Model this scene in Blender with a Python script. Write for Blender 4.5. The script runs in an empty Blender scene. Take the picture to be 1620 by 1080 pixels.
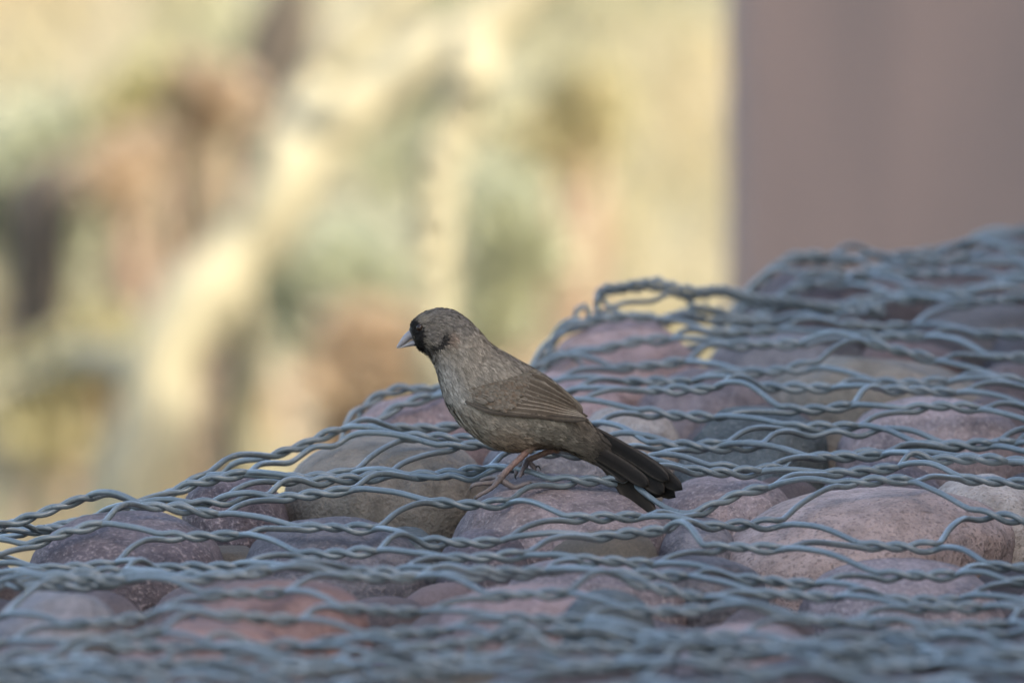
import bpy, math, random
import numpy as np
from mathutils import Vector, noise as mnoise
from mathutils.bvhtree import BVHTree

rng = np.random.default_rng(7)
random.seed(7)
R = math.radians
scene = bpy.context.scene
COL = scene.collection

# ------------------------------------------------------------------ camera
PITCH = R(2.5)
YS = 1.7                        # depth unit of the layout tables, metres
DIST = 10.2                      # metres from lens to bird
PXM = 2300.0                    # photograph pixels per metre at the bird
cam_d = np.array([0, math.cos(PITCH), -math.sin(PITCH)])
cam_u = np.array([0, math.sin(PITCH), math.cos(PITCH)])
cam_c = -DIST * cam_d
cam = bpy.data.cameras.new('camera')
cam.sensor_width = 36.0
cam.lens = 36.0 * DIST / (1620.0 / PXM)
cam.clip_start = 0.1
cam.clip_end = 2000.0
cam.dof.use_dof = True
cam.dof.focus_distance = DIST + 0.0
cam.dof.aperture_fstop = cam.lens / 84.0
cam_o = bpy.data.objects.new('camera', cam)
cam_o.location = cam_c
cam_o.rotation_euler = (math.pi / 2 - PITCH, 0, 0)
COL.objects.link(cam_o)
scene.camera = cam_o

# ------------------------------------------------------------------ light
SUN_EL = R(36.0)
SUN_DIR = np.array([0.68, -0.73, 0.0])          # towards the sun, in plan
SUN_DIR /= np.linalg.norm(SUN_DIR)
world = bpy.data.worlds.new('World')
scene.world = world
world.use_nodes = True
wn = world.node_tree
bg = wn.nodes['Background']
sky = wn.nodes.new('ShaderNodeTexSky')
sky.sky_type = 'NISHITA'
sky.sun_disc = False
sky.sun_elevation = SUN_EL
sky.sun_rotation = math.atan2(SUN_DIR[0], SUN_DIR[1])
sky.dust_density = 4.0
sky.ozone_density = 0.6
sky.air_density = 0.9
sky.altitude = 600
wn.links.new(sky.outputs[0], bg.inputs[0])
bg.inputs[1].default_value = 0.15
sun = bpy.data.lights.new('sun', 'SUN')
sun.energy = 2.3
sun.angle = R(0.53)
sun.color = (1.0, 0.93, 0.82)
sun_o = bpy.data.objects.new('sun', sun)
sd = Vector((SUN_DIR[0] * math.cos(SUN_EL), SUN_DIR[1] * math.cos(SUN_EL), math.sin(SUN_EL)))
sun_o.rotation_euler = sd.to_track_quat('Z', 'Y').to_euler()
sun_o.location = (3, -3, 6)
COL.objects.link(sun_o)
scene.view_settings.view_transform = 'Standard'
scene.view_settings.look = 'None'
scene.view_settings.gamma = 1.0
scene.view_settings.use_white_balance = True      # camera set for open shade
scene.view_settings.white_balance_temperature = 6800
scene.view_settings.white_balance_tint = 8
scene.view_settings.exposure = 2.03
scene.render.engine = 'CYCLES'
scene.cycles.use_denoising = True
scene.cycles.max_bounces = 6
scene.cycles.sample_clamp_indirect = 4.0


# ------------------------------------------------------------------ helpers
def unp(px, py, y):
    """photograph pixel + real depth y -> world point"""
    a = (px - 810.0) / PXM / DIST
    b = (540.0 - py) / PXM / DIST
    d = cam_d + np.array([a, 0, 0]) + b * cam_u
    s = (y * YS - cam_c[1]) / d[1]
    return cam_c + s * d


def px_of(P):
    P = np.asarray(P, float) - cam_c
    s = P @ cam_d
    return 810 + P[..., 0] / s * PXM * DIST, 540 - (P @ cam_u) / s * PXM * DIST


def mesh_obj(name, verts, faces, mat=None, parent=None, loc=(0, 0, 0), smooth=True, cols=None):
    verts = np.asarray(verts, float)
    org = np.asarray(loc, float)
    if parent is not None:
        p = parent
        org = np.zeros(3)
        while p is not None:
            org = org + np.array(p.location)
            p = p.parent
    me = bpy.data.meshes.new(name)
    me.from_pydata((verts - org).tolist(), [], faces if isinstance(faces, list) else np.asarray(faces).tolist())
    if smooth:
        me.polygons.foreach_set('use_smooth', [True] * len(me.polygons))
    if cols is not None:
        ca = me.color_attributes.new('Col', 'FLOAT_COLOR', 'POINT')
        c4 = np.ones((len(verts), 4), np.float32)
        c4[:, :3] = cols
        ca.data.foreach_set('color', c4.ravel())
    if mat is not None:
        me.materials.append(mat)
    o = bpy.data.objects.new(name, me)
    COL.objects.link(o)
    if parent is not None:
        o.parent = parent
    else:
        o.location = loc
    return o


def empty(name, loc):
    o = bpy.data.objects.new(name, None)
    o.location = loc
    o.empty_display_size = 0.05
    COL.objects.link(o)
    return o


def tag(o, label=None, cat=None, group=None, kind=None):
    if label: o['label'] = label
    if cat: o['category'] = cat
    if group: o['group'] = group
    if kind: o['kind'] = kind
    return o


def tube(pts, rad, sides=8, cap=True):
    """swept tube; returns verts, faces"""
    P = np.asarray(pts, float)
    n = len(P)
    rad = np.broadcast_to(np.asarray(rad, float), (n,))
    T = np.gradient(P, axis=0)
    T /= np.linalg.norm(T, axis=1)[:, None] + 1e-12
    ref = np.array([0.0, 0.0, 1.0]) if abs(T[0, 2]) < 0.9 else np.array([0.0, 1.0, 0.0])
    N = np.cross(T, ref)
    bad = np.linalg.norm(N, axis=1) < 1e-3
    N[bad] = np.cross(T[bad], [0.3, 0.9, 0.1])
    N /= np.linalg.norm(N, axis=1)[:, None]
    B = np.cross(T, N)
    for i in range(1, n):                      # keep frames from flipping
        if N[i] @ N[i - 1] < 0:
            N[i] *= -1; B[i] *= -1
    a = np.linspace(0, 2 * math.pi, sides, endpoint=False)
    V = P[:, None, :] + rad[:, None, None] * (np.cos(a)[None, :, None] * N[:, None, :] + np.sin(a)[None, :, None] * B[:, None, :])
    V = V.reshape(-1, 3)
    i = np.arange(n - 1)[:, None] * sides
    k = np.arange(sides)[None, :]
    k2 = (k + 1) % sides
    F = np.stack([i + k, i + k2, i + sides + k2, i + sides + k], -1).reshape(-1, 4).tolist()
    if cap:
        F.append(list(range(sides))[::-1])
        F.append(list(range((n - 1) * sides, n * sides)))
    return V, F


def crom(pts, n):
    """Catmull-Rom through points (any dimension), n samples"""
    P = np.asarray(pts, float)
    P = np.vstack([2 * P[0] - P[1], P, 2 * P[-1] - P[-2]])
    m = len(P) - 3
    t = np.linspace(0, m - 1e-9, n)
    i = t.astype(int)
    f = (t - i)[:, None]
    p0, p1, p2, p3 = P[i], P[i + 1], P[i + 2], P[i + 3]
    return 0.5 * ((2 * p1) + (-p0 + p2) * f + (2 * p0 - 5 * p1 + 4 * p2 - p3) * f ** 2 + (-p0 + 3 * p1 - 3 * p2 + p3) * f ** 3)


def merge(parts):
    V, F, o = [], [], 0
    for v, f in parts:
        V.append(v)
        F += [[i + o for i in q] for q in f]
        o += len(v)
    return np.vstack(V), F


def mat_new(name):
    m = bpy.data.materials.new(name)
    m.use_nodes = True
    nt = m.node_tree
    return m, nt, nt.nodes['Principled BSDF']


def N(nt, kind, **kw):
    n = nt.nodes.new(kind)
    for k, v in kw.items():
        if k in n.bl_rna.properties:
            setattr(n, k, v)
        else:
            n.inputs[k].default_value = v
    return n


def ramp(nt, fac, stops):
    r = nt.nodes.new('ShaderNodeValToRGB')
    e = r.color_ramp.elements
    while len(e) < len(stops): e.new(0.5)
    for el, (p, c) in zip(e, stops):
        el.position = p
        el.color = tuple(c) + (1,) if len(c) == 3 else c
    nt.links.new(fac, r.inputs[0])
    return r.outputs[0]


def mix(nt, fac, a, b, mode='MIX'):
    m = nt.nodes.new('ShaderNodeMix')
    m.data_type = 'RGBA'; m.blend_type = mode
    for s, v in ((0, fac), (6, a), (7, b)):
        if hasattr(v, 'links'):
            nt.links.new(v, m.inputs[s])
        else:
            m.inputs[s].default_value = v if s == 0 else (tuple(v) + (1,) if len(v) == 3 else v)
    return m.outputs[2]


def bump(nt, bsdf, height, strength, dist):
    b = nt.nodes.new('ShaderNodeBump')
    b.inputs['Strength'].default_value = strength
    b.inputs['Distance'].default_value = dist
    nt.links.new(height, b.inputs['Height'])
    nt.links.new(b.outputs[0], bsdf.inputs['Normal'])


# ------------------------------------------------------------------ materials
def stone_mat(name, a, b, speck, speck_amt=0.5, scale=1.0, vein=None, rough=0.75):
    m, nt, bs = mat_new(name)
    tc = nt.nodes.new('ShaderNodeTexCoord')
    oi = nt.nodes.new('ShaderNodeObjectInfo')
    mp = nt.nodes.new('ShaderNodeMapping')
    nt.links.new(tc.outputs['Object'], mp.inputs[0])
    mul = N(nt, 'ShaderNodeMath', operation='MULTIPLY'); mul.inputs[1].default_value = 37.0
    nt.links.new(oi.outputs['Random'], mul.inputs[0])
    cmb = nt.nodes.new('ShaderNodeCombineXYZ')
    for i in range(3): nt.links.new(mul.outputs[0], cmb.inputs[i])
    nt.links.new(cmb.outputs[0], mp.inputs['Location'])
    n1 = N(nt, 'ShaderNodeTexNoise', Scale=14.0 * scale, Detail=5.0, Roughness=0.6)
    n2 = N(nt, 'ShaderNodeTexNoise', Scale=330.0 * scale, Detail=3.0, Roughness=0.6)
    n3 = N(nt, 'ShaderNodeTexNoise', Scale=60.0 * scale, Detail=4.0, Roughness=0.7)
    for n in (n1, n2, n3): nt.links.new(mp.outputs[0], n.inputs['Vector'])
    c = mix(nt, ramp(nt, n1.outputs[0], [(0.35, (0, 0, 0)), (0.65, (1, 1, 1))]), a, b)
    c = mix(nt, ramp(nt, n3.outputs[0], [(0.42, (0, 0, 0)), (0.68, (0.75, 0.75, 0.75))]), c, tuple(x * 0.5 for x in a))
    if vein is not None:
        w = N(nt, 'ShaderNodeTexWave', Scale=22.0, Distortion=6.0, Detail=3.0)
        w.bands_direction = 'Z'
        w.inputs['Detail Scale'].default_value = 3.0
        nt.links.new(mp.outputs[0], w.inputs['Vector'])
        c = mix(nt, ramp(nt, w.outputs[0], [(0.55, (0, 0, 0)), (0.95, (0.7, 0.7, 0.7))]), c, vein)
    sp = ramp(nt, n2.outputs[0], [(0.54, (0, 0, 0)), (0.68, (speck_amt,) * 3)])
    c = mix(nt, sp, c, speck)
    sd_ = ramp(nt, n2.outputs[0], [(0.3, (speck_amt,) * 3), (0.42, (0, 0, 0))])
    c = mix(nt, sd_, c, tuple(x * 0.35 for x in a))
    hs = N(nt, 'ShaderNodeHueSaturation')
    mr = N(nt, 'ShaderNodeMapRange'); mr.inputs[3].default_value = 0.8; mr.inputs[4].default_value = 1.22
    nt.links.new(oi.outputs['Random'], mr.inputs[0])
    nt.links.new(mr.outputs[0], hs.inputs['Value'])
    nt.links.new(c, hs.inputs['Color'])
    nt.links.new(hs.outputs[0], bs.inputs['Base Color'])
    bs.inputs['Roughness'].default_value = rough
    bs.inputs['Specular IOR Level'].default_value = 0.35
    ad = N(nt, 'ShaderNodeMath', operation='ADD')
    nt.links.new(n2.outputs[0], ad.inputs[0]); nt.links.new(n3.outputs[0], ad.inputs[1])
    bump(nt, bs, ad.outputs[0], 0.8, 0.0028)
    return m


ST = {
    'mauve': stone_mat('stone_mauve', (0.188, 0.149, 0.148), (0.291, 0.226, 0.215), (0.456, 0.374, 0.348), .6),
    'purple': stone_mat('stone_dark_purple', (0.089, 0.070, 0.077), (0.142, 0.113, 0.116), (0.410, 0.330, 0.313), .5),
    'slate': stone_mat('stone_slate', (0.114, 0.106, 0.114), (0.177, 0.156, 0.157), (0.296, 0.242, 0.220), .4, vein=(0.063, 0.057, 0.064)),
    'tan': stone_mat('stone_olive_tan', (0.228, 0.196, 0.153), (0.314, 0.259, 0.203), (0.148, 0.116, 0.093), .4),
    'granite': stone_mat('stone_pink_granite', (0.342, 0.251, 0.215), (0.456, 0.347, 0.307), (0.131, 0.094, 0.081), .8, scale=.8),
    'green': stone_mat('stone_dark_green', (0.066, 0.081, 0.082), (0.114, 0.127, 0.123), (0.251, 0.253, 0.244), .5),
    'brick': stone_mat('stone_brick_red', (0.234, 0.130, 0.104), (0.325, 0.193, 0.157), (0.410, 0.286, 0.244), .45),
    'grey': stone_mat('stone_grey', (0.182, 0.167, 0.168), (0.274, 0.248, 0.244), (0.410, 0.363, 0.348), .5),
    'cream': stone_mat('stone_cream', (0.365, 0.308, 0.261), (0.490, 0.418, 0.360), (0.160, 0.121, 0.099), .65),
    'rose': stone_mat('stone_rose', (0.245, 0.171, 0.160), (0.342, 0.244, 0.226), (0.479, 0.385, 0.360), .5),
}

# green-grey PVC coated wire
wire_m, nt, bs = mat_new('coated_wire')
tc = nt.nodes.new('ShaderNodeTexCoord')
n1 = N(nt, 'ShaderNodeTexNoise', Scale=18.0, Detail=4.0)
n2 = N(nt, 'ShaderNodeTexNoise', Scale=240.0, Detail=3.0)
nt.links.new(tc.outputs['Object'], n1.inputs['Vector']); nt.links.new(tc.outputs['Object'], n2.inputs['Vector'])
c = mix(nt, ramp(nt, n1.outputs[0], [(.35, (0, 0, 0)), (.65, (1, 1, 1))]), (.088, .112, .119), (.140, .167, .172))
c = mix(nt, ramp(nt, n2.outputs[0], [(.55, (0, 0, 0)), (.8, (.5, .5, .5))]), c, (.26, .26, .24))
nt.links.new(c, bs.inputs['Base Color'])
nt.links.new(ramp(nt, n2.outputs[0], [(.3, (.27,) * 3), (.7, (.45,) * 3)]), bs.inputs['Roughness'])
bs.inputs['Specular IOR Level'].default_value = 0.75
bump(nt, bs, n2.outputs[0], 0.25, 0.0006)

# earth / gravel between the stones
gravel_m, nt, bs = mat_new('gravel_fill')
tc = nt.nodes.new('ShaderNodeTexCoord')
v = N(nt, 'ShaderNodeTexVoronoi', Scale=70.0)
n1 = N(nt, 'ShaderNodeTexNoise', Scale=9.0, Detail=6.0)
nt.links.new(tc.outputs['Object'], v.inputs['Vector']); nt.links.new(tc.outputs['Object'], n1.inputs['Vector'])
c = mix(nt, .5, ramp(nt, n1.outputs[0], [(.3, (.10, .085, .075)), (.7, (.19, .16, .135))]), v.outputs['Color'], 'SOFT_LIGHT')
nt.links.new(c, bs.inputs['Base Color'])
bs.inputs['Roughness'].default_value = .9
bump(nt, bs, v.outputs['Distance'], .8, .01)

# desert ground
ground_m, nt, bs = mat_new('desert_ground')
tc = nt.nodes.new('ShaderNodeTexCoord')
n1 = N(nt, 'ShaderNodeTexNoise', Scale=1.3, Detail=6.0)
n2 = N(nt, 'ShaderNodeTexNoise', Scale=24.0, Detail=5.0)
nt.links.new(tc.outputs['Object'], n1.inputs['Vector']); nt.links.new(tc.outputs['Object'], n2.inputs['Vector'])
n1.inputs['Scale'].default_value = 2.4
c = ramp(nt, n1.outputs[0], [(.32, (.165, .17, .115)), (.44, (.205, .193, .12)), (.55, (.23, .205, .13)), (.68, (.24, .195, .135))])
c = mix(nt, ramp(nt, n2.outputs[0], [(.5, (0, 0, 0)), (.75, (.5, .5, .5))]), c, (.19, .165, .105))
nt.links.new(c, bs.inputs['Base Color'])
bs.inputs['Roughness'].default_value = .95
bump(nt, bs, n2.outputs[0], .7, .05)

# stucco
def stucco(name, a, b):
    m, nt, bs = mat_new(name)
    tc = nt.nodes.new('ShaderNodeTexCoord')
    n1 = N(nt, 'ShaderNodeTexNoise', Scale=2.2, Detail=4.0)
    n2 = N(nt, 'ShaderNodeTexNoise', Scale=90.0, Detail=4.0)
    mp = nt.nodes.new('ShaderNodeMapping'); mp.inputs['Scale'].default_value = (3.0, 3.0, .55)
    nt.links.new(tc.outputs['Object'], mp.inputs[0]); nt.links.new(mp.outputs[0], n1.inputs['Vector']); nt.links.new(tc.outputs['Object'], n2.inputs['Vector'])
    c = mix(nt, ramp(nt, n1.outputs[0], [(.35, (0, 0, 0)), (.65, (1, 1, 1))]), a, b)
    nt.links.new(c, bs.inputs['Base Color'])
    bs.inputs['Roughness'].default_value = .9
    bump(nt, bs, n2.outputs[0], .5, .004)
    return m


stucco_m = stucco('mauve_stucco', (.225, .170, .148), (.295, .210, .175))
trim_m = stucco('brown_trim', (.10, .07, .05), (.12, .08, .06))
glass_m, nt, bs = mat_new('window_glass')
bs.inputs['Base Color'].default_value = (.03, .04, .045, 1)
bs.inputs['Roughness'].default_value = .08


def vcol_mat(name, rough=.7, spec=.25, noise_amt=.25, nscale=400.0, sheen=0.0, trans=0.0):
    m, nt, bs = mat_new(name)
    at = nt.nodes.new('ShaderNodeVertexColor'); at.layer_name = 'Col'
    tc = nt.nodes.new('ShaderNodeTexCoord')
    n1 = N(nt, 'ShaderNodeTexNoise', Scale=nscale, Detail=3.0)
    nt.links.new(tc.outputs['Object'], n1.inputs['Vector'])
    c = mix(nt, noise_amt, at.outputs[0], ramp(nt, n1.outputs[0], [(.3, (.25,) * 3), (.7, (.8,) * 3)]), 'OVERLAY')
    nt.links.new(c, bs.inputs['Base Color'])
    bs.inputs['Roughness'].default_value = rough
    bs.inputs['Specular IOR Level'].default_value = spec
    if sheen: bs.inputs['Sheen Weight'].default_value = sheen
    return m


feather_m = vcol_mat('feathers', .8, .15, .25, 500.0)
skin_m = vcol_mat('bird_skin', .6, .3, .35, 900.0)
beak_m = vcol_mat('horn_beak', .5, .3, .2, 600.0)
eye_m, nt, bs = mat_new('eye')
bs.inputs['Base Color'].default_value = (.02, .011, .007, 1)
bs.inputs['Roughness'].default_value = .1
bs.inputs['Specular IOR Level'].default_value = .3


def leaf_mat(name):
    m, nt, bs = mat_new(name)
    at = nt.nodes.new('ShaderNodeVertexColor'); at.layer_name = 'Col'
    nt.links.new(at.outputs[0], bs.inputs['Base Color'])
    bs.inputs['Roughness'].default_value = .7
    bs.inputs['Specular IOR Level'].default_value = .25
    tr = nt.nodes.new('ShaderNodeBsdfTranslucent')
    nt.links.new(at.outputs[0], tr.inputs[0])
    ms = nt.nodes.new('ShaderNodeMixShader'); ms.inputs[0].default_value = .5
    nt.links.new(bs.outputs[0], ms.inputs[1]); nt.links.new(tr.outputs[0], ms.inputs[2])
    nt.links.new(ms.outputs[0], nt.nodes['Material Output'].inputs[0])
    return m


leaf_m = leaf_mat('leaves')


def bark_mat(name, a, b):
    m, nt, bs = mat_new(name)
    tc = nt.nodes.new('ShaderNodeTexCoord')
    n1 = N(nt, 'ShaderNodeTexNoise', Scale=9.0, Detail=6.0)
    n2 = N(nt, 'ShaderNodeTexNoise', Scale=70.0, Detail=4.0)
    nt.links.new(tc.outputs['Object'], n1.inputs['Vector']); nt.links.new(tc.outputs['Object'], n2.inputs['Vector'])
    nt.links.new(mix(nt, ramp(nt, n1.outputs[0], [(.35, (0, 0, 0)), (.65, (1, 1, 1))]), a, b), bs.inputs['Base Color'])
    bs.inputs['Roughness'].default_value = .75
    bump(nt, bs, n2.outputs[0], .6, .006)
    return m


bark_m = bark_mat('pale_green_bark', (.29, .255, .16), (.345, .305, .195))
twig_m = bark_mat('dry_twig', (.22, .15, .10), (.30, .21, .14))

# ------------------------------------------------------------------ ground, to the horizon
def ground_z(x, y):
    x = np.asarray(x, float); y = np.asarray(y, float)
    t = y - 6.6 + 0.25 * np.sin(x * 0.7)
    rise = 0.30 * np.log1p(np.exp(np.clip(t * 2.0, -30, 30))) / 2.0
    rise = np.where(t > 14, 0.30 * 14 + 0.02 * (t - 14), rise)
    return -1.3 + rise + 0.04 * np.sin(x * 1.3 + 1.0) * np.cos(y * 0.9)


def axis(lo, hi, fine_lo, fine_hi, step):
    a = list(np.arange(fine_lo, fine_hi + 1e-6, step))
    s, v = step, fine_hi
    while v < hi:
        s *= 1.35; v += s; a.append(v)
    s, v = step, fine_lo
    while v > lo:
        s *= 1.35; v -= s; a.insert(0, v)
    return np.array(a)


gx = axis(-700, 700, -6, 8, .35)
gy = axis(-700, 900, -13, 40, .35)
GX, GY = np.meshgrid(gx, gy)
GV = np.stack([GX, GY, ground_z(GX, GY)], -1).reshape(-1, 3)
nx, ny = len(gx), len(gy)
ii = (np.arange(ny - 1)[:, None] * nx + np.arange(nx - 1)[None, :]).ravel()
tag(mesh_obj('ground', GV, np.stack([ii, ii + 1, ii + nx + 1, ii + nx], -1), ground_m), kind='structure')

# ------------------------------------------------------------------ top surface of the stone bank
CTRL = [(-300, 1100, -.65), (0, 1095, -.65), (400, 1095, -.65), (810, 1095, -.65), (1200, 1095, -.65), (1620, 1095, -.65), (1950, 1095, -.65),
        (-300, 1015, -.38), (0, 1005, -.38), (400, 1010, -.38), (810, 1010, -.38), (1200, 1010, -.38), (1620, 1010, -.38), (1950, 1010, -.38),
        (-200, 935, -.2), (0, 925, -.2), (400, 932, -.2), (810, 930, -.2), (1200, 935, -.2), (1620, 930, -.2), (1900, 930, -.2),
        (-150, 905, -.05), (0, 893, -.05), (300, 868, -.05), (600, 845, -.05), (880, 820, -.05), (1200, 835, -.05), (1600, 835, -.05), (1900, 835, -.05),
        (0, 870, .02), (300, 812, .05), (600, 785, .05), (880, 775, .05), (1200, 780, .05), (1600, 768, .05), (1900, 768, .05),
        (480, 738, .15), (600, 725, .15), (800, 712, .15), (1100, 715, .15), (1600, 705, .15), (1900, 705, .15),
        (570, 676, .25), (700, 645, .25), (900, 648, .25), (1200, 650, .25), (1600, 645, .25), (1900, 645, .25),
        (850, 590, .35), (1000, 596, .35), (1300, 596, .35), (1600, 585, .35), (1900, 585, .35),
        (960, 535, .45), (1200, 536, .45), (1600, 510, .45), (1900, 505, .45),
        (1200, 468, .55), (1400, 455, .55), (1620, 440, .55), (1900, 430, .55),
        (1280, 424, .65), (1450, 408, .65), (1620, 385, .65), (1900, 365, .65)]
CP = np.array([unp(*c) for c in CTRL])
def _tps(r2): return 0.5 * r2 * np.log(r2 + 1e-12)
A = CP[:, :2]
K = _tps(((A[:, None] - A[None]) ** 2).sum(-1)) + 2e-4 * np.eye(len(A))
Pm = np.hstack([np.ones((len(A), 1)), A])
M_ = np.block([[K, Pm], [Pm.T, np.zeros((3, 3))]])
W_ = np.linalg.solve(M_, np.concatenate([CP[:, 2], np.zeros(3)]))
EDGE = [(-400, .0), (0, .03), (290, .07), (500, .16), (570, .26), (700, .31), (850, .37), (930, .47), (1100, .54), (1280, .67), (1620, .72), (2000, .75)]
EX = np.array([unp(p, 700, e)[0] for p, e in EDGE]); EY = np.array([e * YS for _, e in EDGE])


def bank(x, y):
    x = np.asarray(x, float); y = np.asarray(y, float)
    ye = np.interp(x, EX, EY)
    yc = np.clip(y, -1.3, ye + .02)
    xc = np.clip(x, -.62, .68)
    q = np.stack([xc, yc], -1)
    r2 = ((q[..., None, :] - A) ** 2).sum(-1)
    z = _tps(r2) @ W_[:len(A)] + W_[len(A)] + xc * W_[len(A) + 1] + yc * W_[len(A) + 2]
    over = np.maximum(0, y - ye - .02)
    z = z - over * 1.1 - over ** 2 * 2.0
    z = z - np.maximum(0, -1.3 - y) * .35 - np.maximum(0, -.62 - x) * .35 - np.maximum(0, x - .68) * .02
    return z


# gravel body of the bank under the stones
bx = np.linspace(-2.2, 2.3, 120); by = np.linspace(-3.4, 2.8, 200)
BX, BY = np.meshgrid(bx, by)
BZ = bank(BX, BY) - .055
gz = ground_z(BX, BY)
BZ = np.maximum(BZ, gz - .03)
border = (BX < -2.1) | (BY < -3.3) | (BY > 2.7) | (BX > 2.2)
BZ = np.where(border, gz - .05, BZ)
nx, ny = len(bx), len(by)
ii = (np.arange(ny - 1)[:, None] * nx + np.arange(nx - 1)[None, :]).ravel()
tag(mesh_obj('embankment', np.stack([BX, BY, BZ], -1).reshape(-1, 3), np.stack([ii, ii + 1, ii + nx + 1, ii + nx], -1), gravel_m), kind='structure')

# ------------------------------------------------------------------ stones
def ico(sub):
    import bmesh
    bm = bmesh.new(); bmesh.ops.create_icosphere(bm, subdivisions=sub, radius=1.0)
    v = np.array([p.co[:] for p in bm.verts]); f = [[q.index for q in p.verts] for p in bm.faces]
    bm.free()
    return v, f


ICO4, ICO3 = ico(5), ico(4)


def stone_verts(base, size, seed, sq=2.4, lump=.10, angular=0.0):
    v = base.copy()
    n = (np.abs(v) ** sq).sum(1) ** (-1 / sq)
    v = v * n[:, None]
    r = np.random.default_rng(seed)
    off = r.uniform(-50, 50, 3)
    d = np.array([mnoise.noise(Vector(p * 1.1 + off)) + .45 * mnoise.noise(Vector(p * 2.6 + off)) for p in v])
    v = v * (1 + lump * d)[:, None]
    if angular:
        for _ in range(9):                      # knock flat facets off
            nrm = r.normal(size=3); nrm /= np.linalg.norm(nrm)
            h = r.uniform(.62, .85)
            s = v @ nrm
            over = np.maximum(0, s - h)
            v = v - (over * angular)[:, None] * nrm
    fine = np.array([mnoise.noise(Vector(p * 7 + off)) for p in v])
    v = v * (1 + .012 * fine)[:, None]
    return v * np.asarray(size)


stones = []          # (verts_world, faces)
footprints = []      # x, y, rx, ry


def rotz(v, a, tilt=0.0, roll=0.0):
    ca, sa = math.cos(a), math.sin(a)
    ct, st = math.cos(tilt), math.sin(tilt)
    cr, sr = math.cos(roll), math.sin(roll)
    v = v @ np.array([[1, 0, 0], [0, ct, -st], [0, st, ct]]).T
    v = v @ np.array([[cr, 0, sr], [0, 1, 0], [-sr, 0, cr]]).T
    return v @ np.array([[ca, -sa, 0], [sa, ca, 0], [0, 0, 1]]).T


# px centre, py of crest, width px, depth y, half depth m, half height m, roll deg, material, exponent, angular, label
EXPL = [
    (892, 764, 362, .000, .075, .055, 2, 'mauve', 2.6, 0, 'large smooth mauve-brown stone directly under the perched bird'),
    (768, 841, 150, -.085, .045, .038, 0, 'purple', 2.3, 0, 'small round brown-grey stone tucked against the stone the bird stands on'),
    (205, 822, 310, -.050, .07, .05, 4, 'purple', 2.5, 0, 'dark purple speckled stone below the low end of the mesh crest'),
    (530, 830, 350, -.050, .07, .045, 4, 'slate', 2.3, .4, 'dark slate stone with fine striations, beside the dark purple speckled stone'),
    (610, 698, 340, .110, .075, .055, -3, 'tan', 2.5, 0, 'smooth olive-tan stone in front of the pink-mauve crest stone'),
    (375, 752, 170, .075, .055, .045, -8, 'purple', 2.4, 0, 'dark mauve stone on the crest beside the smooth olive-tan stone'),
    (660, 628, 235, .235, .07, .06, 0, 'rose', 2.4, 0, 'pink-mauve stone forming the crest behind the bird\'s breast'),
    (1360, 785, 520, -.015, .10, .06, -4, 'granite', 2.7, .4, 'long pinkish granite stone with coarse dark grains'),
    (1430, 893, 330, -.135, .075, .05, 0, 'mauve', 2.5, 0, 'broad mauve-grey stone in front of the long pinkish granite stone'),
    (1190, 650, 290, .185, .08, .065, 6, 'green', 2.2, .9, 'dark green angular stone with chipped facets behind the bird\'s tail'),
    (1480, 634, 320, .215, .085, .06, -3, 'mauve', 2.5, .3, 'brownish mauve stone next to the dark green angular stone'),
    (1390, 557, 400, .335, .085, .06, -2, 'tan', 2.5, .3, 'wide tan-pink stone high on the slope above the dark green stone'),
    (985, 512, 270, .430, .075, .06, -8, 'rose', 2.4, 0, 'pink-mauve stone under the knotted end of the wire mesh'),
    (1290, 432, 230, .600, .08, .05, 2, 'purple', 2.3, 0, 'dark purple stone on the top crest of the bank'),
    (445, 922, 290, -.285, .075, .045, -3, 'brick', 2.5, 0, 'brick-red stone in the blurred front of the bank'),
    (330, 985, 300, -.385, .075, .04, 0, 'brick', 2.4, 0, 'dusky red-brown flat stone just before the brick-red stone'),
    (850, 928, 320, -.270, .075, .042, 2, 'rose', 2.5, 0, 'orange-pink flat stone in the blurred front of the bank'),
    (1185, 985, 240, -.370, .07, .045, 0, 'rose', 2.4, 0, 'dull pink stone in the blurred front below the mauve-grey stone'),
    (90, 940, 220, -.285, .07, .04, 0, 'grey', 2.4, 0, 'pale grey stone in the blurred front beside the brick-red stone'),
    (995, 645, 170, .200, .055, .045, 0, 'cream', 2.4, 0, 'cream stone with dark stains beside the folded wing tip'),
    (1105, 822, 130, -.040, .05, .04, 0, 'slate', 2.3, 0, 'small blue-grey stone wedged between bird stone and granite stone'),
    (940, 888, 300, -.150, .055, .035, 0, 'mauve', 2.5, 0, 'flat mauve slab in front of the stone the bird stands on'),
    (640, 838, 130, -.020, .045, .035, 0, 'green', 2.3, 0, 'small green-grey stone between the slate stone and bird stone'),
    (960, 935, 150, -.300, .05, .03, 0, 'green', 2.3, 0, 'small dark green stone resting by the orange-pink flat stone'),
    (890, 600, 230, .330, .07, .055, 0, 'rose', 2.4, 0, 'dusty pink stone on the slope above the bird\'s back'),
    (1120, 590, 240, .340, .07, .05, 0, 'mauve', 2.4, 0, 'mauve stone just up the slope from the dark green angular stone'),
    (1230, 530, 240, .440, .07, .05, 2, 'grey', 2.4, .3, 'rusty grey stone half hidden below the crest mesh'),
    (1090, 880, 250, -.130, .05, .04, 0, 'slate', 2.4, 0, 'bluish slate stone before the gap beside the granite stone'),
    (1555, 755, 190, .045, .06, .045, 0, 'cream', 2.4, 0, 'pale stone behind the far tip of the granite stone'),
    (1400, 735, 220, .090, .06, .04, 0, 'purple', 2.3, .3, 'dark shadowed stone wedged behind the granite stone'),
    (880, 690, 250, .130, .06, .05, 0, 'grey', 2.4, 0, 'grey-pink stone behind the bird\'s legs'),
    (1150, 755, 230, .060, .06, .045, 0, 'mauve', 2.4, 0, 'mauve stone beside the tip of the bird\'s tail'),
]
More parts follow.
